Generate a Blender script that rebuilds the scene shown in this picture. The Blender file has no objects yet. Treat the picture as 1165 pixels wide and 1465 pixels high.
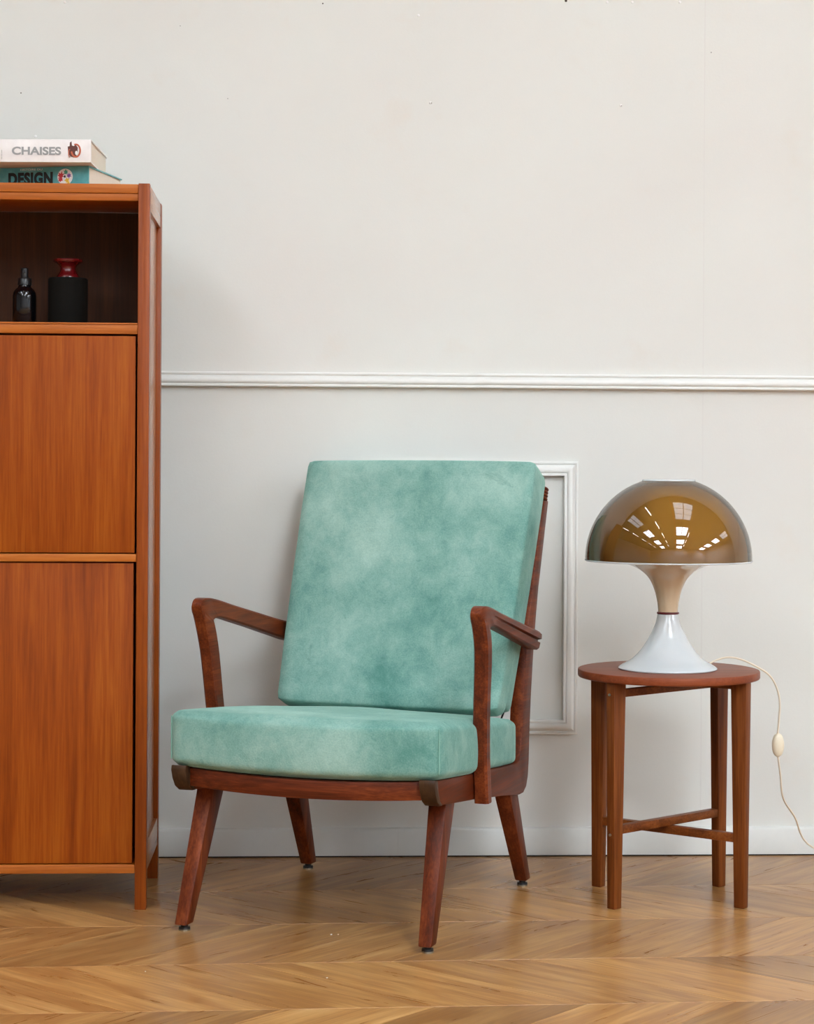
import bpy, bmesh, math, random
from mathutils import Vector, Matrix
random.seed(7)
S = bpy.context.scene
C = S.collection
PI = math.pi

# ------------------------------------------------------------------ camera
cam_d = bpy.data.cameras.new('camera'); cam = bpy.data.objects.new('camera', cam_d); C.objects.link(cam)
S.camera = cam
cam_d.sensor_fit = 'HORIZONTAL'; cam_d.sensor_width = 36
cam_d.lens = 36 * 2850 / 1165
cam_d.shift_y = -64.5 / 1165
YAW, ROLL = 0.0494, 0.0055
cam.location = (0, -4.86, 0.95)
cam.matrix_world = (Matrix.Translation((0, -4.86, 0.95)) @ Matrix.Rotation(-YAW, 4, 'Z')
                    @ Matrix.Rotation(PI / 2, 4, 'X') @ Matrix.Rotation(ROLL, 4, 'Z'))
cam_d.clip_end = 100

# ------------------------------------------------------------------ world, exposure, light levels
w = bpy.data.worlds.new('world'); S.world = w; w.use_nodes = True
w.node_tree.nodes['Background'].inputs[0].default_value = (0.8, 0.88, 1.0, 1)
w.node_tree.nodes['Background'].inputs[1].default_value = 0.5
S.view_settings.view_transform = 'Standard'; S.view_settings.look = 'None'
S.view_settings.gamma = 1; S.view_settings.use_curve_mapping = False
S.view_settings.exposure = 0.0
SKY_E = (4.2, 25.0, 36.0, 35.0)      # skylight panes, row by row away from the wall (the first dimmed to flatten the light on the wall)
TUBE_E = 20.0    # fluorescent tubes

# ------------------------------------------------------------------ materials
def srgb(r, g, b):
    def f(c):
        c /= 255.0
        return c / 12.92 if c <= 0.04045 else ((c + 0.055) / 1.055) ** 2.4
    return (f(r), f(g), f(b), 1)

class NT:
    def __init__(s, name):
        s.m = bpy.data.materials.new(name); s.m.use_nodes = True
        s.t = s.m.node_tree; s.n = s.t.nodes; s.b = s.n['Principled BSDF']; s.out = s.n['Material Output']
    def node(s, kind, **kw):
        n = s.n.new(kind)
        for k, v in kw.items(): setattr(n, k, v)
        return n
    def link(s, a, b): s.t.links.new(a, b)
    def val(s, sock, v): sock.default_value = v
    def mathn(s, op, a, b=None, clamp=False):
        n = s.node('ShaderNodeMath', operation=op, use_clamp=clamp)
        for i, x in enumerate((a, b)):
            if x is None: continue
            if hasattr(x, 'default_value') or hasattr(x, 'links'): s.link(x, n.inputs[i])
            else: n.inputs[i].default_value = x
        return n.outputs[0]
    def noise(s, vec, scale, detail=3, rough=.5, dist=0):
        n = s.node('ShaderNodeTexNoise'); s.link(vec, n.inputs['Vector'])
        n.inputs['Scale'].default_value = scale; n.inputs['Detail'].default_value = detail
        n.inputs['Roughness'].default_value = rough; n.inputs['Distortion'].default_value = dist
        return n.outputs[0]
    def mapping(s, vec, scale=(1, 1, 1), loc=(0, 0, 0), rot=(0, 0, 0)):
        n = s.node('ShaderNodeMapping'); s.link(vec, n.inputs[0])
        n.inputs['Scale'].default_value = scale; n.inputs['Location'].default_value = loc
        n.inputs['Rotation'].default_value = rot
        return n.outputs[0]
    def ramp(s, fac, stops, interp='LINEAR'):
        n = s.node('ShaderNodeValToRGB'); s.link(fac, n.inputs[0]); r = n.color_ramp; r.interpolation = interp
        while len(r.elements) < len(stops): r.elements.new(.5)
        for e, (p, c) in zip(r.elements, stops): e.position = p; e.color = c
        return n.outputs[0]
    def mix(s, fac, a, b, blend='MIX'):
        n = s.node('ShaderNodeMix', data_type='RGBA', blend_type=blend)
        for i, x in ((0, fac), (6, a), (7, b)):
            if hasattr(x, 'links') or hasattr(x, 'is_linked'): s.link(x, n.inputs[i])
            else: n.inputs[i].default_value = x
        return n.outputs[2]
    def bump(s, h, strength=.2, dist=.002):
        n = s.node('ShaderNodeBump'); s.link(h, n.inputs['Height'])
        n.inputs['Strength'].default_value = strength; n.inputs['Distance'].default_value = dist
        s.link(n.outputs[0], s.b.inputs['Normal']); return n

def plain(name, col, rough=.5, metal=0, spec=.5, coat=0):
    m = NT(name); m.b.inputs['Base Color'].default_value = col
    m.b.inputs['Roughness'].default_value = rough; m.b.inputs['Metallic'].default_value = metal
    m.b.inputs['Specular IOR Level'].default_value = spec; m.b.inputs['Coat Weight'].default_value = coat
    tc = m.node('ShaderNodeTexCoord'); n = m.noise(tc.outputs['Object'], 60, 3)
    m.link(m.mix(m.mathn('MULTIPLY', n, .16), col, tuple(c * .7 for c in col[:3]) + (1,)), m.b.inputs['Base Color'])
    return m.m

def wood(name, dark, mid, light, axis='Z', rough=.42, scale=1.0, contrast=1.0, band=.5, coat=0.0, mott=.35, spec=.22):
    """long grain along one local axis: fine pores, soft growth bands, broad mottling"""
    m = NT(name); tc = m.node('ShaderNodeTexCoord'); oi = m.node('ShaderNodeObjectInfo')
    add = m.node('ShaderNodeVectorMath', operation='ADD'); m.link(tc.outputs['Object'], add.inputs[0])
    comb = m.node('ShaderNodeCombineXYZ'); r = m.mathn('MULTIPLY', oi.outputs['Random'], 13.0)
    for i in range(3): m.link(r, comb.inputs[i])
    m.link(comb.outputs[0], add.inputs[1]); v = add.outputs[0]
    def st(long, across):
        s = [across] * 3; s['XYZ'.index(axis)] = long; return tuple(s)
    fine = m.noise(m.mapping(v, st(9 * scale, 260 * scale)), 1, 4, .6)
    med = m.noise(m.mapping(v, st(1.6 * scale, 42 * scale)), 1, 4, .6, .6)
    broad = m.noise(m.mapping(v, st(.8 * scale, 9 * scale)), 1, 2, .5, 1.2)
    f = m.mathn('ADD', m.mathn('MULTIPLY', fine, .38), m.mathn('ADD', m.mathn('MULTIPLY', med, band), m.mathn('MULTIPLY', broad, mott)))
    f = m.mathn('MULTIPLY', f, 1.0 / (.38 + band + mott))
    k = .165 / contrast
    col = m.ramp(f, [(.5 - k, dark), (.5, mid), (.5 + k, light)])
    m.link(col, m.b.inputs['Base Color']); m.b.inputs['Specular IOR Level'].default_value = spec
    rr = m.mathn('ADD', m.mathn('MULTIPLY', fine, .2), rough - .1); m.link(rr, m.b.inputs['Roughness'])
    m.b.inputs['Coat Weight'].default_value = coat; m.b.inputs['Coat Roughness'].default_value = .25
    m.bump(fine, .12, .001)
    return m.m

CH = [srgb(48, 16, 4), srgb(96, 40, 16), srgb(138, 68, 32)]
chairX = wood('chair teak along x', *CH, axis='X'); chairY = wood('chair teak along y', *CH, axis='Y'); chairZ = wood('chair teak along z', *CH, axis='Z')
chair_dark = wood('chair dark end block', srgb(38, 24, 14), srgb(62, 42, 26), srgb(84, 60, 38), axis='Z')
CB = [srgb(112, 46, 3), srgb(143, 66, 8), srgb(166, 90, 20)]
cabZs = wood('cabinet side veneer', srgb(138, 74, 30), srgb(172, 104, 54), srgb(192, 128, 76), axis='Z', rough=.3, coat=.9)
cabYs = wood('cabinet side rail wood', srgb(138, 74, 30), srgb(172, 104, 54), srgb(192, 128, 76), axis='Y', rough=.3, coat=.9)
cabZ = wood('cabinet oak upright grain', *CB, axis='Z', rough=.55, band=.5, spec=.15)
cabX = wood('cabinet oak level grain', *[srgb(136, 68, 18), srgb(172, 94, 30), srgb(194, 120, 46)], axis='X', rough=.45)
cabY = wood('cabinet oak side grain', *CB, axis='Y', rough=.45)
cabP = wood('cabinet post', *[srgb(112, 48, 8), srgb(140, 66, 14), srgb(162, 86, 26)], axis='Z', rough=.35)
TB = [srgb(64, 26, 6), srgb(106, 54, 18), srgb(142, 80, 34)]
cabB = wood('cabinet dark back board', srgb(44, 24, 10), srgb(66, 38, 18), srgb(84, 50, 24), axis='Z', rough=.6)  # toned darker to deepen the shade inside the open shelf
tabZ = wood('table teak upright grain', *TB, axis='Z', rough=.4); tabX = wood('table teak level grain', *TB, axis='X', rough=.4)
tabT = wood('table top teak', *[srgb(96, 42, 20), srgb(128, 62, 34), srgb(150, 82, 50)], axis='X', rough=.4, contrast=.8)

def velvet():
    m = NT('teal velvet'); tc = m.node('ShaderNodeTexCoord'); v = tc.outputs['Object']
    big = m.noise(v, 4.2, 4, .60, .25); st = m.noise(m.mapping(v, (1, 1, .7), rot=(0, .6, .3)), 26, 6, .75, .5)
    fine = m.noise(v, 330, 3, .7)
    f = m.mathn('ADD', m.mathn('MULTIPLY', big, .56), m.mathn('ADD', m.mathn('MULTIPLY', st, .24), m.mathn('MULTIPLY', fine, .20)))
    stroke = m.noise(m.mapping(v, (1.0, 1.0, 1.7), rot=(.2, -.7, .3)), 11, 7, .68, .9)
    sm = m.ramp(stroke, [(.60, (0, 0, 0, 1)), (.70, (1, 1, 1, 1))])
    col = m.ramp(f, [(.38, srgb(84, 136, 126)), (.50, srgb(124, 166, 154)), (.64, srgb(160, 194, 181))])
    col = m.mix(m.mathn('MULTIPLY', sm, .38), col, srgb(62, 116, 106))
    m.link(col, m.b.inputs['Base Color']); m.b.inputs['Roughness'].default_value = .75
    m.b.inputs['Specular IOR Level'].default_value = .2
    m.b.inputs['Sheen Weight'].default_value = .55; m.b.inputs['Sheen Roughness'].default_value = .35
    m.b.inputs['Sheen Tint'].default_value = srgb(190, 235, 220)
    h = m.mathn('ADD', m.mathn('MULTIPLY', st, .8), m.mathn('MULTIPLY', fine, .05)); m.bump(h, .3, .008)
    return m.m
velv = velvet()
velv_seam = plain('velvet seam', srgb(130, 178, 162), .7)

def wallmat():
    m = NT('white painted wall'); tc = m.node('ShaderNodeTexCoord'); v = tc.outputs['Object']
    big = m.noise(v, 1.1, 4, .55, .5); f2 = m.noise(v, 7, 4, .6); fine = m.noise(v, 160, 3, .6)
    c = m.ramp(big, [(.3, srgb(216, 215, 209)), (.7, srgb(220, 223, 217))])
    st = m.ramp(f2, [(.60, (0, 0, 0, 1)), (.80, (1, 1, 1, 1))])
    c = m.mix(m.mathn('MULTIPLY', st, .35), c, srgb(216, 206, 192))
    m.link(c, m.b.inputs['Base Color']); m.b.inputs['Roughness'].default_value = .55
    m.b.inputs['Specular IOR Level'].default_value = .3
    m.bump(m.mathn('ADD', fine, m.mathn('MULTIPLY', f2, 1.5)), .10, .002)
    return m.m
wallm = wallmat()
trimm = plain('white gloss trim paint', srgb(226, 227, 222), .35)
basem = plain('white baseboard paint', srgb(216, 217, 211), .4)

def floormat():
    m = NT('oak chevron floor'); uv = m.node('ShaderNodeUVMap'); oi = m.node('ShaderNodeObjectInfo'); g = m.node('ShaderNodeNewGeometry')
    r = m.mathn('FRACT', m.mathn('ADD', oi.outputs['Random'], g.outputs['Random Per Island']))
    comb = m.node('ShaderNodeCombineXYZ'); m.link(m.mathn('MULTIPLY', r, 37), comb.inputs[0]); m.link(m.mathn('MULTIPLY', r, 91), comb.inputs[1]); m.link(m.mathn('MULTIPLY', r, 7), comb.inputs[2])
    add = m.node('ShaderNodeVectorMath', operation='ADD'); m.link(uv.outputs[0], add.inputs[0]); m.link(comb.outputs[0], add.inputs[1]); v = add.outputs[0]
    fine = m.noise(m.mapping(v, (4, 150, 1)), 1, 4, .65)
    med = m.noise(m.mapping(v, (3.2, 34, 1)), 1, 4, .6, 1.0)
    broad = m.noise(m.mapping(v, (2.0, 11, 1)), 1, 3, .5, 1.8)
    f = m.mathn('ADD', m.mathn('MULTIPLY', fine, .27), m.mathn('ADD', m.mathn('MULTIPLY', med, .37), m.mathn('MULTIPLY', broad, .36)))
    col = m.ramp(f, [(.30, srgb(148, 102, 56)), (.45, srgb(158, 111, 62)), (.56, srgb(186, 140, 84)), (.68, srgb(206, 164, 108))])
    tint = m.ramp(r, [(0, (.74, .72, .70, 1)), (.5, (.95, .94, .94, 1)), (1, (1.10, 1.09, 1.06, 1))])
    m.link(m.mix(1.0, col, tint, 'MULTIPLY'), m.b.inputs['Base Color'])
    m.link(m.mathn('ADD', m.mathn('MULTIPLY', med, .15), .22), m.b.inputs['Roughness'])
    m.b.inputs['Specular IOR Level'].default_value = .45
    m.bump(fine, .06, .001)
    return m.m
floorm = floormat()
gapm = plain('floor joint', srgb(92, 62, 36), .8)

def acrylic():
    m = NT('smoked amber acrylic'); m.n.remove(m.b)
    tr = m.node('ShaderNodeBsdfTransparent'); tr.inputs[0].default_value = (.60, .42, .175, 1)
    gl = m.node('ShaderNodeBsdfGlossy'); gl.inputs['Roughness'].default_value = .015; gl.inputs[0].default_value = (1, 1, 1, 1)
    fr = m.node('ShaderNodeFresnel'); fr.inputs[0].default_value = 1.75
    mx = m.node('ShaderNodeMixShader'); m.link(fr.outputs[0], mx.inputs[0]); m.link(tr.outputs[0], mx.inputs[1]); m.link(gl.outputs[0], mx.inputs[2])
    m.link(mx.outputs[0], m.out.inputs[0]); return m.m
acryl = acrylic()
def opalm(name, col, sub=.0):
    m = NT(name); m.b.inputs['Base Color'].default_value = col; m.b.inputs['Roughness'].default_value = .18
    m.b.inputs['Coat Weight'].default_value = .6; m.b.inputs['Coat Roughness'].default_value = .05
    m.b.inputs['Subsurface Weight'].default_value = sub; m.b.inputs['Subsurface Scale'].default_value = .02
    return m.m
opal = opalm('opal white plastic', srgb(206, 213, 215)); opal_c = opalm('cream opal plastic', srgb(210, 190, 160))
innerw = plain('matt white inner shade', srgb(228, 222, 210), .5)
redring = plain('dark red ring', srgb(92, 14, 24), .3)
cordm = plain('cream cord', srgb(226, 214, 190), .45); switchm = plain('cream switch', srgb(232, 222, 196), .35)
blackm = plain('black glide', srgb(14, 13, 12), .4); metal = plain('nickel', srgb(150, 140, 120), .35, .9)
steel = plain('screw steel', srgb(190, 185, 175), .3, 1)
webm = plain('black webbing', srgb(20, 18, 17), .8)
blackglass = plain('black glass bottle', srgb(8, 8, 10), .12); blackpl = plain('black pump plastic', srgb(16, 16, 17), .35)
vasem = plain('dark ribbed stoneware', srgb(15, 14, 11), .85, spec=.15); redm = plain('red lacquer', srgb(92, 10, 15), .25, coat=.5)
paper = plain('book paper', srgb(232, 222, 204), .8)
def spine_mat(name, a, b):
    m = NT(name); tc = m.node('ShaderNodeTexCoord'); n = m.noise(tc.outputs['Object'], 40, 3)
    m.link(m.ramp(n, [(.3, a), (.7, b)]), m.b.inputs['Base Color']); m.b.inputs['Roughness'].default_value = .35; return m.m
bwhite = spine_mat('white glossy cover', srgb(226, 222, 220), srgb(236, 233, 230))
bteal = spine_mat('teal cover', srgb(70, 150, 156), srgb(104, 178, 180))
inkb = plain('black ink', srgb(10, 12, 14), .5); inkg = plain('silver ink', srgb(150, 150, 148), .3, .3); inkw = plain('white ink', srgb(240, 240, 238), .5)
inkr = plain('red ink', srgb(206, 60, 62), .5); inky = plain('yellow ink', srgb(230, 190, 60), .5); inkp = plain('purple ink', srgb(130, 80, 160), .5)
inkgr = plain('green ink', srgb(70, 160, 140), .5); inkbr = plain('brown ink', srgb(92, 40, 26), .4); inko = plain('copper ink', srgb(188, 92, 60), .4)
ceilm = plain('ceiling board', srgb(150, 150, 150), .8); roomw = plain('plain room wall', srgb(196, 200, 204), .8)
beamm = plain('orange steel', srgb(214, 120, 30), .5)
def emis(name, col, e):
    m = NT(name); m.b.inputs['Base Color'].default_value = (0, 0, 0, 1)
    m.b.inputs['Emission Color'].default_value = col; m.b.inputs['Emission Strength'].default_value = e; return m.m
skym = [emis('daylight pane', (.90, .975, 1.06, 1), e) for e in SKY_E + tuple(.7 * q for q in SKY_E)]
tubem = emis('fluorescent tube', (1, .97, .92, 1), TUBE_E)

# ------------------------------------------------------------------ mesh helpers
def box(bm, x0, x1, y0, y1, z0, z1):
    vs = [bm.verts.new((x, y, z)) for z in (z0, z1) for x, y in ((x0, y0), (x1, y0), (x1, y1), (x0, y1))]
    for f in ((3, 2, 1, 0), (4, 5, 6, 7), (0, 1, 5, 4), (1, 2, 6, 5), (2, 3, 7, 6), (3, 0, 4, 7)): bm.faces.new([vs[i] for i in f])
    return vs
def rings(bm, rs, closed=False, caps=True):
    vv = [[bm.verts.new(p) for p in r] for r in rs]; n = len(rs[0]); m = len(rs)
    for i in range(m if closed else m - 1):
        a, b = vv[i], vv[(i + 1) % m]
        for j in range(n): bm.faces.new((a[j], a[(j + 1) % n], b[(j + 1) % n], b[j]))
    if caps and not closed: bm.faces.new(vv[0][::-1]); bm.faces.new(vv[-1])
    return vv
def prism(bm, poly, a0, a1, axis='X'):
    """polygon extruded along an axis; poly in the remaining two axes"""
    def P(p, a):
        return {'X': (a, p[0], p[1]), 'Y': (p[0], a, p[1]), 'Z': (p[0], p[1], a)}[axis]
    rings(bm, [[P(p, a0) for p in poly], [P(p, a1) for p in poly]])
def lathe(bm, prof, n=64, c=(0, 0, 0), cap0=True, cap1=True):
    rs = [[(c[0] + r * math.cos(2 * PI * k / n), c[1] + r * math.sin(2 * PI * k / n), c[2] + z) for k in range(n)] for r, z in prof]
    vv = rings(bm, rs, caps=False)
    if cap0: bm.faces.new(vv[0][::-1])
    if cap1: bm.faces.new(vv[-1])
def catmull(pts, n=8):
    P = [Vector(p) for p in pts]; P = [P[0] * 2 - P[1]] + P + [P[-1] * 2 - P[-2]]; out = []
    for i in range(1, len(P) - 2):
        for k in range(n):
            t = k / n; a, b, c, d = P[i - 1:i + 3]
            out.append(.5 * ((2 * b) + (c - a) * t + (2 * a - 5 * b + 4 * c - d) * t * t + (3 * b - a - 3 * c + d) * t ** 3))
    out.append(P[-2]); return out
def tube(bm, pts, r, n=10):
    P = [Vector(p) for p in pts]; rs = []; up = Vector((0.12, .2, 1)).normalized()
    for i, p in enumerate(P):
        d = (P[min(i + 1, len(P) - 1)] - P[max(i - 1, 0)]).normalized()
        a = d.cross(up)
        if a.length < 1e-3: a = d.cross(Vector((1, 0, 0)))
        a.normalize(); b = d.cross(a); up = -b if False else up
        rr = r[i] if isinstance(r, (list, tuple)) else r
        rs.append([tuple(p + a * rr * math.cos(2 * PI * k / n) + b * rr * math.sin(2 * PI * k / n)) for k in range(n)])
    rings(bm, rs)
def frustum(bm, p0, w0, d0, p1, w1, d1, rot=0):
    rs = []
    for p, w_, d_ in ((p0, w0, d0), (p1, w1, d1)):
        r = []
        for sx, sy in ((-1, -1), (1, -1), (1, 1), (-1, 1)):
            x, y = sx * w_ / 2, sy * d_ / 2
            r.append((p[0] + x * math.cos(rot) - y * math.sin(rot), p[1] + x * math.sin(rot) + y * math.cos(rot), p[2]))
        rs.append(r)
    rings(bm, rs)

def obj(name, bm, m, parent=None, bevel=0, seg=2, angle=40, smooth=True):
    bmesh.ops.remove_doubles(bm, verts=bm.verts, dist=1e-6)
    bmesh.ops.recalc_face_normals(bm, faces=bm.faces)
    if bevel:
        es = [e for e in bm.edges if len(e.link_faces) == 2 and e.calc_face_angle(0) > math.radians(30)]
        bmesh.ops.bevel(bm, geom=es, offset=bevel, segments=seg, affect='EDGES', profile=.5, clamp_overlap=True)
    me = bpy.data.meshes.new(name); bm.to_mesh(me); bm.free()
    if smooth:
        me.polygons.foreach_set('use_smooth', [True] * len(me.polygons)); me.set_sharp_from_angle(angle=math.radians(angle))
    for x in (m if isinstance(m, list) else [m]): me.materials.append(x)
    o = bpy.data.objects.new(name, me); C.objects.link(o)
    if parent: o.parent = parent
    return o
def B(): return bmesh.new()
def part(name, m, parent, fn, *a, bevel=0, **k):
    bm = B(); fk = {q: k.pop(q) for q in ('cap0', 'cap1') if q in k}
    fn(bm, *a, **fk); return obj(name, bm, m, parent, bevel, **k)
def thing(name, label, cat, loc=(0, 0, 0), rotz=0, group=None):
    o = bpy.data.objects.new(name, None); C.objects.link(o); o.location = loc; o.rotation_euler = (0, 0, rotz)
    o['label'] = label; o['category'] = cat
    if group: o['group'] = group
    o.empty_display_size = .1; return o
def struct(o): o['kind'] = 'structure'; return o
def label(o, s): o['label'] = s; return o

# ------------------------------------------------------------------ room shell
X0, X1, Y0, ZC = -8.0, 12.0, -13.0, 4.5
wb = struct(part('wall_back', wallm, None, box, X0, X1, 0, .12, -.02, ZC))
struct(part('wall_left', roomw, None, box, X0 - .12, X0, Y0, 0, -.02, ZC))
struct(part('wall_right', roomw, None, box, X1, X1 + .12, Y0, 0, -.02, ZC))
struct(part('wall_front', roomw, None, box, X0, X1, Y0 - .12, Y0, -.02, ZC))

# sunk board joints, screws and nail holes of the wall
def wp(u, v, y=0.0):   # a point measured on the wall plane
    a, b = u - 582.5, v - 668; cr, sr = math.cos(ROLL), math.sin(ROLL)
    a, b = cr * a + sr * b, -sr * a + cr * b
    cy, sy = math.cos(YAW), math.sin(YAW)
    d = Vector((sy * 2850 + cy * a, cy * 2850 - sy * a, -b)); t = (y + 4.86) / d.y
    return Vector((d.x * t, y, .95 + d.z * t))
jointm = plain('filled board joint', srgb(216, 215, 210), .6)
part('board_joint', jointm, wb, box, .968, .9695, -.0006, .001, .07, 2.6)
holem = plain('nail hole', srgb(60, 48, 40), .8); fillm = plain('screw filler', srgb(240, 240, 238), .5)
def disc(bm, c, r, y0, y1, n=12):
    rings(bm, [[(c.x + q * math.cos(2 * PI * k / n), y, c.z + q * math.sin(2 * PI * k / n)) for k in range(n)] for y, q in ((y1, r), (y0, r * .7))])
for u, v, r in ((462, 5, .0022), (810, 1, .004), (1018, 75, .0014), (30, 133, .0018), (326, 141, .0012), (258, 37, .0012), (1000, 1222, .003)):
    part('nail_hole', holem, wb, disc, wp(u, v), r, -.0008 if v < 1200 else -.0135, .001)
for u, v in ((616, 147), (889, 151), (599, 22), (905, 3), (869, 3), (93, 3), (51, 195), (973, 3)):
    part('screw', fillm, wb, disc, wp(u, v), .0035, -.0022, .001)
for u, v in ((889, 151), (617, 147)):
    part('screw_slot', holem, wb, disc, wp(u + .5, v + .5), .0013, -.0028, -.0018)

MP = [(0, 0), (-.006, .0), (-.009, .0015), (-.010, .004), (-.009, .0065), (-.0065, .008), (-.008, .010), (-.0145, .0135), (-.018, .018), (-.0185, .0235),
      (-.017, .0275), (-.0145, .029), (-.0165, .0305), (-.0175, .033), (-.0165, .0355), (-.013, .0365), (0, .0365)]     # (y, z) from the underside up
def rail(bm, x0, x1, z): prism(bm, [(y, z + .0365 - q) for y, q in MP], x0, x1, 'X')
struct(part('trim_1', trimm, None, rail, X0, X1, 1.143, angle=50))
def frame(bm, x0, x1, z0, z1):
    rs = []
    for cx, cz, sx, sz in ((x0, z0, 1, 1), (x1, z0, -1, 1), (x1, z1, -1, -1), (x0, z1, 1, -1)):
        rs.append([(cx + sx * q, y, cz + sz * q) for y, q in MP])
    rings(bm, rs, closed=True)
struct(part('trim_2', trimm, None, frame, .115, .661, .297, .966, angle=50))
def bboard(bm, x0, x1): prism(bm, [(0, 0), (-.013, 0), (-.013, .063), (-.010, .068), (-.006, .0695), (0, .0695)], x0, x1, 'X')
struct(part('baseboard_back', basem, None, bboard, X0, X1))
struct(part('gap_shade', plain('shadow gap', srgb(38, 28, 20), .9), None, box, X0, X1, -.0150, -.0131, 0, .0030))  # thin dark strip painting in the shade line at the baseboard's foot

part('board_joint', jointm, bpy.data.objects['baseboard_back'], box, wp(569, 1200).x, wp(569, 1200).x + .0012, -.0136, -.0125, .003, .0695)

# floor: slab with chevron planks laid on it, rows parallel to the wall but turned about two degrees
FL = struct(part('floor', gapm, None, box, X0, X1, Y0, 0, -.03, -.0035))
RW, PITCH, FR_ = .325, .27, math.radians(2.0)
SY0 = -.705    # a seam at x = .35
def plank_geo(sgn):
    g = .0005; t = .0012
    pts = [(0 + g, 0 + g), (PITCH - g, 0 + g), (PITCH - g + sgn * RW, RW - g), (0 + g + sgn * RW, RW - g)]
    return pts
def add_plank(bm, uvl, sgn, M=Matrix()):
    pts = plank_geo(sgn); cx = sum(p[0] for p in pts) / 4; cy = RW / 2; b = .0003
    top = [M @ Vector((cx + (x - cx) * (1 - b / PITCH * 2), cy + (y - cy) * (1 - b / RW * 2), 0)) for x, y in pts]
    mid = [M @ Vector((x, y, -.0007)) for x, y in pts]; bot = [M @ Vector((x, y, -.0035)) for x, y in pts]
    vs = [[bm.verts.new(p) for p in r] for r in (bot, mid, top)]
    fs = [bm.faces.new(vs[2])]
    for a, c in ((0, 1), (1, 2)):
        for j in range(4): fs.append(bm.faces.new((vs[a][j], vs[a][(j + 1) % 4], vs[c][(j + 1) % 4], vs[c][j])))
    L = math.hypot(1, 1)
    dx, dy = sgn / L, 1 / L
    for f in fs:
        for l in f.loops:
            i = [v_ for r in vs for v_ in r].index(l.vert) % 4; x, y = pts[i]
            l[uvl].uv = (x * dx + y * dy, -x * dy + y * dx)
pm = {}
for s_ in (1, -1):
    bm = B(); uvl = bm.loops.layers.uv.new('UVMap'); add_plank(bm, uvl, s_)
    me = bpy.data.meshes.new('plank'); bm.normal_update(); bm.to_mesh(me); bm.free(); me.materials.append(floorm); pm[s_] = me
MF = Matrix.Translation((.35, SY0, 0)) @ Matrix.Rotation(FR_, 4, 'Z')
stuff = B(); suv = stuff.loops.layers.uv.new('UVMap')
for row in range(-37, 3):
    sgn = 1 if row % 2 else -1
    for col in range(-34, 46):
        off = .07
        x = col * PITCH + off + (RW if sgn < 0 else 0)
        M = MF @ Matrix.Translation((x, row * RW, 0))
        c = M @ Vector((PITCH / 2 + sgn * RW / 2, RW / 2, 0))
        if c.x < X0 + .3 or c.x > X1 - .3 or c.y < Y0 + .3 or c.y > .21: continue
        if -2.2 < c.x < 2.9 and -2.9 < c.y < .21 :
            o = bpy.data.objects.new('plank', pm[sgn]); C.objects.link(o); o.parent = FL; o.matrix_local = M
        else: add_plank(stuff, suv, sgn, M)
so = obj('plank', stuff, floorm, FL, smooth=False); so['kind'] = 'stuff'
def fpt(u, v):
    a, b = u - 582.5, v - 668; cr, sr = math.cos(ROLL), math.sin(ROLL); a, b = cr * a + sr * b, -sr * a + cr * b
    cy, sy = math.cos(YAW), math.sin(YAW); t = .95 / b
    return Vector(((sy * 2850 + cy * a) * t, -4.86 + (cy * 2850 - sy * a) * t, 0))
for u, v, r in ((474, 1337, .0022), (484, 1337, .0014), (468, 1399, .0020), (208, 1390, .0012), (561, 1228, .0018), (778, 1235, .0016)):
    p = fpt(u, v); part('paint_fleck', fillm, FL, lathe, [(r, 0), (r * .9, .0006), (r * .3, .0008)], 7, (p.x, p.y, 0))

# ceiling with its skylights and fluorescent strips (they light the room and show in the lamp dome)
ce = struct(part('ceiling', ceilm, None, box, X0, X1, Y0, 0, ZC + .02, ZC + .12))
def skylight(x0, x1, y0, y1, row, nx=2, ny=3):
    def fr(bm):
        e = .05; z0, z1 = ZC - .03, ZC + .02
        box(bm, x0 - e, x0, y0 - e, y1 + e, z0, z1); box(bm, x1, x1 + e, y0 - e, y1 + e, z0, z1)
        box(bm, x0, x1, y0 - e, y0, z0, z1); box(bm, x0, x1, y1, y1 + e, z0, z1)
        for i in range(1, nx): x = x0 + (x1 - x0) * i / nx; box(bm, x - .025, x + .025, y0, y1, z0, z1)
        for i in range(1, ny): y = y0 + (y1 - y0) * i / ny; box(bm, x0, x1, y - .02, y + .02, z0, z1)
    f = part('skylight', roomw, ce, fr)
    part('pane', skym[row], f, box, x0, x1, y0, y1, ZC + .005, ZC + .015)
for row, (y1, y0) in enumerate(((-.75, -2.75), (-3.95, -5.7), (-7.1, -8.9), (-10.2, -12.0))):
    skylight(1.02, 2.40, y0, y1, row); skylight(-3.15, -2.15, y0 + .35, y1 + .35, row + 4); skylight(8.0, 10.0, y0, y1, row)
def strip(x, y0, y1):
    f = part('strip_light', roomw, ce, box, x - .05, x + .05, y0, y1, ZC - .02, ZC + .02)
    part('light_tube', tubem, f, box, x - .035, x + .035, y0 + .03, y1 - .03, ZC - .035, ZC - .021)
for x in (-.88, -4.55, 2.75):
    for k in range(5):
        y = -.45 - 2.2 * k
        if x > 2 and k < 2: continue
        strip(x, y - 1.3, y)
part('beam', beamm, ce, box, .82, .90, -12.8, -.2, ZC - .28, ZC - .10)

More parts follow.
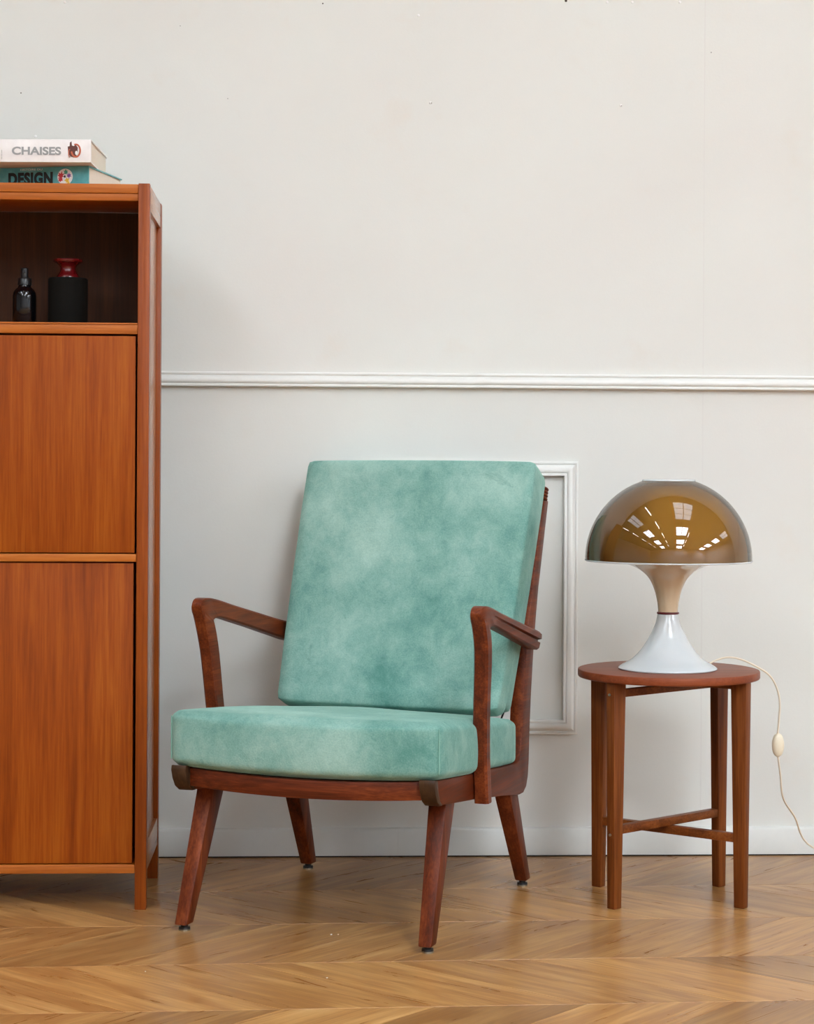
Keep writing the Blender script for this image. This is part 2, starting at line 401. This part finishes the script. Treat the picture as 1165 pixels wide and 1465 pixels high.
# ------------------------------------------------------------------ cabinet
cab = thing('cabinet', 'tall orange-brown oak cabinet with open shelf above a flap and door', 'cabinet', (-.742, -.58, 0))
W = .40; D = .36; HT = 1.553            # local x from -W to W, y from 0 (front) to D
for s in (1, -1):
    for y0, y1, h0 in ((0, .028, 0), (D - .035, D, 0)):
        part('post', cabP, cab, box, min(s * W, s * (W - .0245)), max(s * W, s * (W - .0245)), y0, y1, h0, HT, bevel=.0012)
    xa, xb = sorted((s * W - s * .001, s * (W - .0235)))
    part('side_rail', cabYs, cab, box, xa, xb, .0285, D - .0355, 1.497, HT - .001, bevel=.001)
    part('side_rail', cabYs, cab, box, xa, xb, .0285, D - .0355, .078, .139, bevel=.001)
    xa, xb = sorted((s * (W - .010), s * (W - .018)))
    part('side_panel', cabZs, cab, box, xa, xb, .0285, D - .0355, .139, 1.497)
I = W - .0250
part('top_board', cabX, cab, box, -I, I, .003, D - .01, 1.532, 1.5515, bevel=.0012)
part('top_rail', cabX, cab, box, -I, I, .006, .024, 1.516, 1.5315, bevel=.001)
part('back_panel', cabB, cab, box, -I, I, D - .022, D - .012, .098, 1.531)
def shelf(bm):
    box(bm, -I, I, .003, D - .023, 1.231, 1.2505); box(bm, -I, I, .0015, .02, 1.2508, 1.2545)
part('shelf', cabX, cab, shelf, bevel=.0008)
part('divider_board', cabX, cab, box, -I, I, .001, D - .023, .744, .7605, bevel=.001)
part('bottom_board', cabX, cab, box, -I, I, .001, D - .023, .078, .0965, bevel=.001)
label(part('flap_door', cabZ, cab, box, -I + .004, I - .004, .004, .022, .763, 1.2265, bevel=.0012), 'upper flap door with upright grain')
label(part('lower_door', cabZ, cab, box, -I + .004, I - .006, .006, .024, .099, .741, bevel=.0012), 'tall lower door with upright grain')
part('divider_panel', cabZ, cab, box, -I, I, .2, .21, .0967, .7435)

# ------------------------------------------------------------------ books
FONT_CACHE = {}
def text_part(name, s, m, parent, x, z, size, y=-.0006, xs=1.0, off=.0, align='LEFT', rot=0, sp=1.0):
    cu = bpy.data.curves.new('txt', 'FONT'); cu.body = s; cu.size = size; cu.space_character = sp; cu.offset = off; cu.extrude = .0001; cu.align_x = align; cu.align_y = 'BOTTOM_BASELINE'
    o = bpy.data.objects.new('txt', cu); C.objects.link(o); bpy.context.view_layer.update()
    me = bpy.data.meshes.new_from_object(o.evaluated_get(bpy.context.evaluated_depsgraph_get()))
    bpy.data.objects.remove(o); me.materials.clear(); me.materials.append(m)
    me.transform(Matrix.Translation((x, y, z)) @ Matrix.Rotation(rot, 4, 'Y') @ Matrix.Diagonal((xs, 1, 1, 1)) @ Matrix.Rotation(PI / 2, 4, 'X'))
    q = bpy.data.objects.new(name, me); C.objects.link(q); q.parent = parent; return q
def blob(bm, cx, cz, pts, y0=-.0008, y1=-.0001):
    rings(bm, [[(cx + a, y, cz + b) for a, b in pts] for y in (y1, y0)])
def circ(r, n=28, rx=1): return [(r * rx * math.cos(2 * PI * k / n), r * math.sin(2 * PI * k / n)) for k in range(n)]
def star(r, n, k_, seed):
    rd = random.Random(seed); return [((r * (1 if i % 2 else k_) * rd.uniform(.8, 1.2)) * math.cos(2 * PI * i / n), (r * (1 if i % 2 else k_) * rd.uniform(.8, 1.2)) * math.sin(2 * PI * i / n)) for i in range(n)]
def book(label_, loc, rz, L, T, Dp, cov, pages_in=.004):
    """local x from -L (off to the left) to 0 (right end), spine at y=0, pages behind"""
    b = thing('book', label_, 'book', loc, rz, None)
    def cover(bm):
        prism(bm, [(-.0, .0008), (.0035, 0), (Dp, 0), (Dp, .003), (.006, .003), (.003, .006), (.003, T - .006), (.006, T - .003), (Dp, T - .003), (Dp, T), (.0035, T), (0, T - .0008), (-.0012, T * .7), (-.0015, T * .5), (-.0012, T * .3)], -L, 0, 'X')
    part('cover', cov, b, cover, angle=30)
    part('page_block', paper, b, box, -L + .003, -.003, .006, Dp - .004, .0032, T - .0032)
    return b
TZ = 1.5518
bk = book('thick teal book with black capitals on its spine, under the white book', (-.479, -.516, TZ), math.radians(-15), .30, .047, .205, bteal)
text_part('spine_lettering', 'DESIGN', inkb, bk, -.186, .0095, .0350, y=-.0023, xs=.80, off=.0020, sp=1.10)
text_part('spine_caption', 'HISTOIRE DU', inkw, bk, -.158, .0395, .0058, y=-.0020, xs=1.5)
label(part('spine_emblem', inkw, bk, blob, -.054, .024, circ(.0175, 36), -.0022, -.0008), 'white disc with coloured blobs')
for m_, cx, cz, pts in ((inkr, -.063, .027, star(.0085, 14, .55, 1)), (inkr, -.064, .018, star(.006, 12, .6, 2)), (inkp, -.0445, .0265, star(.0055, 12, .6, 3)), (inkgr, -.052, .034, star(.006, 12, .6, 4)),
                        (inky, -.049, .016, star(.0065, 10, .5, 5)), (inky, -.046, .010, star(.004, 8, .6, 6)), (inkb, -.0545, .0245, star(.0035, 10, .5, 7))):
    part('emblem_blob', m_, bk, blob, cx, cz, pts, -.0028, -.0021)
bw = book('white glossy book with silver capitals lying on the teal book', (-.470, -.555, TZ + .0475), math.radians(-2.3), .31, .050, .245, bwhite)
text_part('spine_lettering', 'CHAISES', inkg, bw, -.170, .0165, .0230, y=-.0020, xs=1.22, off=.0008)
for k, s in enumerate(('m', 'n')):
    pass
for q in range(4):
    text_part('spine_fine_print', 'iiiiiiii iiiii iiiiiiiiii', inkg, bw, -.206 + q * .0052 - (.004 if q < 2 else 0), .006, .0036, y=-.0019, rot=-PI / 2)
# bent-wood chair emblem: dark body with a copper loop
label(part('spine_emblem', inkbr, bw, blob, -.0365, .026, [(-.0135, .008), (-.0125, -.006), (-.008, -.013), (0, -.0155), (.005, -.012), (.0075, -.004), (.008, .006), (.004, .012), (-.001, .009), (-.0045, .0105), (-.0055, .0195), (-.009, .0165), (-.0095, .009)], -.0022, -.0008), 'dark brown and copper bent chair emblem')
def ring2d(bm, cx, cz, rx, rz, w_, a0=0, a1=2 * PI, y0=-.0028, y1=-.0016, n=30):
    rs = []
    for k in range(n + 1):
        a = a0 + (a1 - a0) * k / n; c_, s_ = math.cos(a), math.sin(a)
        rs.append([(cx + rx * c_, y0, cz + rz * s_), (cx + (rx + w_) * c_, y0, cz + (rz + w_) * s_), (cx + (rx + w_) * c_, y1, cz + (rz + w_) * s_), (cx + rx * c_, y1, cz + rz * s_)])
    rings(bm, rs)
part('emblem_loop', inko, bw, ring2d, -.0325, .0255, .0075, .0115, .0035, -PI * .95, PI * .62)
part('emblem_loop', inko, bw, ring2d, -.0455, .020, .0015, .0075, .0018, PI * .4, PI * 1.6)
part('emblem_gap', inkw, bw, blob, -.0315, .0205, circ(.0045, 16, .55), -.0026, -.0021)

# ------------------------------------------------------------------ bottle and candle holder in the open shelf
SZ = 1.2506
bx = wp(35, 462, -.44).x
bo = thing('spray_bottle', 'small black glass spray bottle on the cabinet shelf', 'bottle', (bx, -.44, SZ))
part('bottle_body', blackglass, bo, lathe, [(.0, .001), (.0235, .0), (.0258, .003), (.0258, .070), (.0245, .078), (.0205, .085), (.0150, .089), (.0135, .092), (.0135, .096)], 40)
part('collar', blackpl, bo, lathe, [(.0150, .0945), (.0150, .108), (.0135, .110)], 32)
def noz(bm):
    lathe(bm, [(.0085, .1095), (.0088, .120), (.0083, .131), (.0065, .1325)], 24); box(bm, -.003, .003, -.011, -.006, .121, .126)
part('pump_nozzle', blackpl, bo, noz)
vx = wp(97, 462, -.43).x
vs_ = thing('candle_holder', 'dark ribbed cylinder holder with a red lacquered spool top', 'candle holder', (vx, -.43, SZ))
pr = [(.0, .0), (.041, .0), (.0435, .003)]
for k in range(22): z = .005 + k * .0046; pr += [(.0438, z), (.0430, z + .0023)]
pr += [(.0436, .108), (.0415, .1115), (.020, .1125)]
part('body', vasem, vs_, lathe, pr, 56)
label(part('spool_top', redm, vs_, lathe, [(.026, .1125), (.0255, .1155), (.021, .121), (.0172, .127), (.0165, .133), (.019, .139), (.026, .1445), (.0315, .147), (.0328, .150), (.0318, .1525), (.028, .1535), (.0, .152)], 56), 'red spool shaped top')

# ------------------------------------------------------------------ armchair
ch = thing('armchair', 'teak armchair with sloping arms and loose teal velvet cushions', 'armchair', (.1215, -.557, 0), math.radians(-22.3))
def arc(cx, cy, r, a0, a1, n=6): return [(cx + r * math.cos(a0 + (a1 - a0) * k / n), cy + r * math.sin(a0 + (a1 - a0) * k / n)) for k in range(n + 1)]
for s in (1, -1):
    xo, xi = s * .283, s * .252; a, b = min(xo, xi), max(xo, xi)
    # side rail and upright cut as one curved plank
    prof = [(-.335, .336), (-.10, .3185), (.10, .302), (.205, .295), (.232, .300), (.248, .320), (.258, .37), (.270, .45), (.286, .53), (.306, .60), (.345, .69), (.392, .79), (.433, .873),
            (.466, .873), (.424, .77), (.385, .675), (.362, .60), (.345, .53), (.328, .44), (.317, .36), (.312, .29), (.306, .255), (.292, .232), (.270, .2215), (.24, .2215), (.10, .240), (-.10, .263), (-.305, .284), (-.322, .296), (-.333, .318)]
    def side(bm):
        prism(bm, prof, a, b, 'X')
    part('side_frame', chairY, ch, side, bevel=.003)
    label(part('end_block', chair_dark, ch, lambda bm: prism(bm, [(-.3352, .3365), (-.356, .340), (-.358, .330), (-.352, .312), (-.340, .295), (-.322, .2845), (-.3055, .2835), (-.3225, .2955), (-.3335, .3175)], a - .001, b + .001, 'X'), bevel=.002), 'dark brown end block')
    # ribbed knob on top of the upright
    def knob(bm):
        for k in range(4):
            t = k * .0078; cy, cz = .4495 + t * .42, .8735 + t * .95
            rs = []
            for h, r in ((-.0033, .0125), (-.0025, .0158), (0, .0172), (.0025, .0158), (.0033, .0125)):
                rs.append([((a + b) / 2 + r * math.cos(2 * PI * j / 20), cy + h * .42 + r * .95 * math.sin(2 * PI * j / 20), cz + h * .91 + .0038 - r * .4 * math.sin(2 * PI * j / 20)) for j in range(20)])
            rings(bm, rs)
    part('ribbed_knob', chairZ, ch, knob, angle=60)
    # arm: post and armrest bent out of one piece
    SEC = [((-.103, .256), (-.066, .256)), ((-.116, .35), (-.077, .35)), ((-.130, .45), (-.092, .45)), ((-.142, .54), (-.100, .54)), ((-.155, .59), (-.108, .582)), ((-.172, .628), (-.116, .605)),
           ((-.183, .645), (-.121, .614)), ((-.184, .657), (-.120, .618)), ((-.172, .666), (-.112, .621)), ((-.145, .667), (-.098, .622)), ((-.10, .660), (-.07, .618)), ((-.03, .645), (-.015, .606)),
           ((.05, .629), (.06, .590)), ((.13, .613), (.135, .573)), ((.20, .599), (.204, .558)), ((.25, .590), (.252, .547)), ((.289, .582), (.287, .541))]
    def armf(bm):
        rs = []; n = len(SEC)
        for i, (p, q) in enumerate(SEC):
            p, q = Vector(p), Vector(q); t = max(0, (i - 9) / (n - 10)); g = .009 * min(1, t * 1.6); wi = .284 - .002 * min(1, max(0, (i - 10) / 3)) ; wo = .314 + .004 * t
            c = (wi + wo) / 2; hw = (wo - wi) / 2
            sec = [(-1, .10), (-.8, 0), (.65, 0), (1, .14), (1, .40), (1, .46), (1, .54), (1, .60), (.85, .90), (.55, 1), (-.75, 1), (-1, .90)]   # (x, 0 outer .. 1 inner)
            r = []
            for sx, k in sec:
                x = c + hw * sx
                if sx == 1 and .42 < k < .58: x -= g
                if sx == 1 and k >= .60 or sx in (.85, .55): x -= g * .35
                P = p.lerp(q, k); r.append((s * (x + .013 * min(1, max(0, (P.y - .38) / .22) if i < 8 else 1) * (1 - t)), P.x, P.y))
            rs.append(r)
        # densify along the path
        out = []
        cols = [catmull([r[j] for r in rs], 4) for j in range(len(rs[0]))]
        for i in range(len(cols[0])): out.append([tuple(cc[i]) for cc in cols])
        rings(bm, out)
    part('arm', chairY, ch, armf, angle=38)
    for top, bot, nm in (((.255, -.225, .282), (.263, -.337, .013), 'f'), ((.255, .222, .230), (.263, .335, .013), 'b')):
        lg = part('leg', chairZ, ch, lambda bm: frustum(bm, (s * bot[0], bot[1], bot[2]), .028, .034, (s * top[0], top[1], top[2]), .038, .060), bevel=.0035)
        part('glide', blackm, lg, lathe, [(.0075, .0135), (.0075, .008), (.0115, .0075), (.0120, .003)], 24, (s * bot[0], bot[1] + (.003 if nm == 'f' else -.003), 0))
        part('glide_pad', metal, lg, lathe, [(.0120, .003), (.0122, .0), ], 24, (s * bot[0], bot[1] + (.003 if nm == 'f' else -.003), 0))
# bowed front rail
def frail(bm):
    rs = []
    for k in range(25):
        x = -.251 + .502 * k / 24; u = x / .251; y = -.338 - .030 * (1 - u * u); z = .2965 - .006 * (1 - u * u)
        rs.append([(x, y, z), (x, y + .022, z), (x, y + .022, z + .036), (x, y, z + .037)])
    rings(bm, rs)
part('front_rail', chairX, ch, frail, bevel=.002)
part('rear_rail', chairX, ch, box, -.251, .251, .258, .280, .235, .290, bevel=.002)
def crest(bm, y, z, h):
    rs = []
    for k in range(17):
        x = -.251 + .502 * k / 16; yy = y + .012 * (1 - (x / .251) ** 2)
        rs.append([(x, yy, z), (x, yy + .016, z), (x, yy + .016 + h * .4, z + h), (x, yy + h * .4, z + h)])
    rings(bm, rs)
part('back_slat', chairX, ch, crest, .427, .835, .034, bevel=.002)
part('back_slat', chairX, ch, crest, .352, .640, .030, bevel=.002)
part('back_slat', chairX, ch, crest, .306, .445, .030, bevel=.002)
def webs(bm):
    for k in range(7):
        y = -.28 + k * .08; z = .318 - (y + .3) * .085; box(bm, -.251, .251, y, y + .05, z - .004, z)
part('seat_webbing', webm, ch, webs)
def clip(bm):
    tube(bm, catmull([(.246, .215, .392), (.248, .238, .412), (.246, .262, .425), (.244, .27, .445)], 5), .0022, 6)
part('cushion_tie', blackm, ch, clip)

def cushion(name, hx, hy, hz, r, fn, lab, crown, n=36):
    """rounded box with crisp seams, crown and soft wrinkles, mapped by fn"""
    bm = B(); bmesh.ops.create_grid  # noqa
    bmesh.ops.create_cube(bm, size=2)
    bmesh.ops.subdivide_edges(bm, edges=bm.edges, cuts=n, use_grid_fill=True)
    rd = random.Random(3)
    for v in bm.verts:
        p = v.co.copy(); x, y, z = p
        H = Vector((hx, hy, hz)); q = Vector((x * hx, y * hy, z * hz))
        inner = Vector([max(-(H[i] - r), min(H[i] - r, q[i])) for i in range(3)]); d = q - inner
        if d.length > 1e-6:
            m_ = max(abs(d[0]), abs(d[1]), abs(d[2])); q = inner + d.normalized() * min(r, m_ if m_ else 0)
        bx_, by_, bz_ = (1 - x * x), (1 - y * y), (1 - z * z)
        q.z += math.copysign(crown * (bx_ * by_) ** .6, z) * (abs(z) > .98) * (1.0 if z > 0 else .25)
        q.x += math.copysign(.006 * (by_ * bz_) ** .7, x) * (abs(x) > .98)
        q.y += math.copysign(.008 * (bx_ * bz_) ** .5, y) * (abs(y) > .98)
        v.co = Vector(fn(q, x, y, z))
    bmesh.ops.recalc_face_normals(bm, faces=bm.faces)
    o = obj(name, bm, velv, ch, angle=180); label(o, lab); return o
# seat cushion: local q in (x, y, z)
def fseat(q, x, y, z):
    wx = 1.0 if y < -.25 else 1 - .045 * min(1, (y + .25) / .35)
    sag = -.010 * (1 - x * x) * (1 if z < 0 else .35)
    Y = q.y - .062 - .022 * (1 - x * x) * max(0, -y); Zc = .3670 - (Y + .06) * .095
    wob = .0010 * math.sin(7 * x + 2) * (1 if z > 0 else 0)
    return (q.x * wx, Y, Zc + q.z * (1.0 - .10 * max(0, y)) + sag * max(0, min(1, .3 - y)) + wob)
seat = cushion('seat_cushion', .293, .288, .0545, .018, fseat, 'teal velvet seat cushion', .016)
cosr, sinr = .921, .390
def fback(q, x, y, z):
    # q.x across, q.y up the back, q.z out of the face towards the sitter
    u = (q.y + .294) / .588; hw = 1 + .035 * (2 * u - 1)
    s_ = q.y + (.0 if z > 0 else .02 * (1 - u)); t = q.z
    wrn = .0012 * math.sin(9 * x + 14 * u) * math.sin(5 * x - 8 * u + 1)
    cy, cz = .2455, .6945
    Y = cy + s_ * sinr - t * cosr + .052 * cosr - wrn; Z = cz + s_ * cosr + t * sinr - .052 * sinr
    return (q.x * hw, Y, Z)
back = cushion('back_cushion', .272, .294, .052, .010, fback, 'teal velvet back cushion', .010)
def seam(bm, pts): tube(bm, catmull(pts, 6), .0013, 6)
def on(fn, hx, hy, hz, x, y, z): return fn(Vector((x * hx, y * hy, z * hz)), x, y, z)
for s in (1, -1):
    part('piping', velv_seam, seat, seam, [Vector(on(fseat, .293, .288, .0545, s, -1, z)) + Vector((-s * .0042, .0042, 0)) for z in (-.80, -.4, 0, .4, .80)])

# ------------------------------------------------------------------ side table
st = thing('side_table', 'small round teak side table on four tapered legs with crossed bars', 'side table', (.80, -.477, 0))
def top(bm): lathe(bm, [(.1975, .4875), (.1995, .4885), (.2005, .491), (.2005, .5025), (.1995, .5045), (.1980, .505)], 96)
part('table_top', tabT, st, top, angle=50)
LP = {'FL': (-.136, -.113), 'BR': (.138, .110), 'BL': (-.137, .115), 'FR': (.140, -.113)}
for k, (x, y) in LP.items():
    rot = math.atan2(LP['BR'][1] - LP['FL'][1], LP['BR'][0] - LP['FL'][0]) if k in ('FL', 'BR') else math.atan2(LP['FR'][1] - LP['BL'][1], LP['FR'][0] - LP['BL'][0])
    lg = part('leg', tabZ, st, frustum, (x, y, 0), .024, .021, (x * .985, y * .985, .4873), .038, .024, rot, bevel=.002)
    if k == 'FL':
        for z in (.462, .160):
            c_, s_ = math.cos(rot), math.sin(rot); hh = .012 + (.007 * z / .487) 
            def scr(bm):
                # screw head on the outer end face of the leg
                P = Vector((x - c_ * (hh + .0002), y - s_ * (hh + .0002), z)); n_ = Vector((-c_, -s_, 0)); a_ = Vector((-s_, c_, 0))
                rs = []
                for h, r in ((-.001, .0032), (.0012, .003), (.0016, .0018)):
                    rs.append([tuple(P + n_ * h + a_ * r * math.cos(2 * PI * j / 14) + Vector((0, 0, 1)) * r * math.sin(2 * PI * j / 14)) for j in range(14)])
                rings(bm, rs)
            part('screw', steel, lg, scr)
def bar(bm, A, Bp, z0, z1, wd, cut=.018):
    A, Bp = Vector((*A, 0)), Vector((*Bp, 0)); d = (Bp - A).normalized(); A += d * cut; Bp -= d * cut; n_ = Vector((-d.y, d.x, 0)) * wd / 2
    rings(bm, [[tuple(P - n_ + Vector((0, 0, z0))), tuple(P + n_ + Vector((0, 0, z0))), tuple(P + n_ + Vector((0, 0, z1))), tuple(P - n_ + Vector((0, 0, z1)))] for P in (A, Bp)])
part('cross_bar', tabX, st, bar, LP['FL'], LP['BR'], .160, .178, .018, .0135, bevel=.001)
part('cross_bar', tabX, st, bar, LP['BL'], LP['FR'], .141, .1595, .018, .0135, bevel=.001)
part('upper_bar', tabX, st, bar, LP['FL'], LP['BR'], .455, .4715, .018, bevel=.001)
part('upper_bar', tabX, st, bar, LP['BL'], LP['FR'], .472, .4872, .018, bevel=.001)

# ------------------------------------------------------------------ table lamp
TT = .505
lp = thing('table_lamp', 'mushroom table lamp with smoked amber dome on white flared foot', 'table lamp', (.7975, -.48, TT + .0001))
def prof(pts, n=6):
    return [(p.x, p.z) for p in catmull([(r, 0, z) for r, z in pts], n)]
part('lamp_foot', opal, lp, lathe, [(.100, .0)] + prof([(.107, .0), (.1090, .0022), (.1075, .005), (.098, .011), (.080, .022), (.062, .040), (.048, .060), (.036, .082), (.0275, .103), (.0225, .122)]), 96)
part('waist_ring', redring, lp, lathe, prof([(.020, .1215), (.0238, .1225), (.0248, .1245), (.0238, .1265), (.020, .1275)], 3), 64)
part('lamp_neck', opal_c, lp, lathe, prof([(.0218, .1272), (.0235, .145), (.0275, .165), (.034, .185), (.045, .204), (.062, .219), (.082, .229), (.110, .2365), (.145, .240), (.172, .2415)]), 96, cap1=False)
HZ = .2425
sh = label(part('dome_shade', acryl, lp, lathe, [(.184 * math.cos(a), HZ + .184 * math.sin(a)) for a in [i * math.radians(71.5) / 40 for i in range(41)]] , 128, (0, 0, 0), False, False, angle=80), 'smoked amber transparent dome')
part('shade_rim', opal, lp, lathe, [(.172, .2395), (.1835, .2390), (.1848, .2405), (.1845, .2424), (.172, .2424)], 128)
part('inner_diffuser', innerw, lp, lathe, [(.174 * math.cos(a), HZ + .172 * math.sin(a)) for a in [i * math.radians(72) / 24 for i in range(25)]], 96, cap0=False)
part('top_cap', opal, lp, lathe, [(.052, HZ + .171), (.0585, HZ + .1735), (.0590, HZ + .1755), (.0575, HZ + .1775), (.045, HZ + .1785)], 64)
def cpt(u, v, y): p = wp(u, v, y); return (p.x - .7975, p.y + .48, p.z - TT)
cpts = [(.098, .040, .006), cpt(1024, 945, -.405), cpt(1042, 940.5, -.38), cpt(1062, 944, -.37), cpt(1085, 955, -.37), cpt(1102, 967, -.37), cpt(1112, 985, -.37), cpt(1116, 1005, -.37), cpt(1115, 1028, -.37), cpt(1113, 1050, -.37)]
cd = part('cord', cordm, lp, lambda bm: (tube(bm, catmull(cpts, 6), .0021, 8), tube(bm, catmull([cpt(1113.5, 1082, -.37), cpt(1117, 1110, -.36), cpt(1121, 1142, -.34), cpt(1137, 1168, -.3), cpt(1166, 1214, -.24), (.60, .27, -.498), (.72, .30, -.5028), (.85, .40, -.5028), (.95, .44, -.5028)], 6), .0021, 8)))
def sw(bm):
    c = Vector(cpt(1113.5, 1066, -.37)); rs = []
    for k in range(13):
        t = -1 + 2 * k / 12; r = max(.12, (1 - t ** 2) ** .5 * .92 + .08)
        rs.append([(c.x + .0142 * r * math.cos(2 * PI * j / 24), c.y + .009 * r * math.sin(2 * PI * j / 24), c.z + t * .0275) for j in range(24)])
    rings(bm, rs)
sw_o = part('cord_switch', switchm, cd, sw, angle=60)
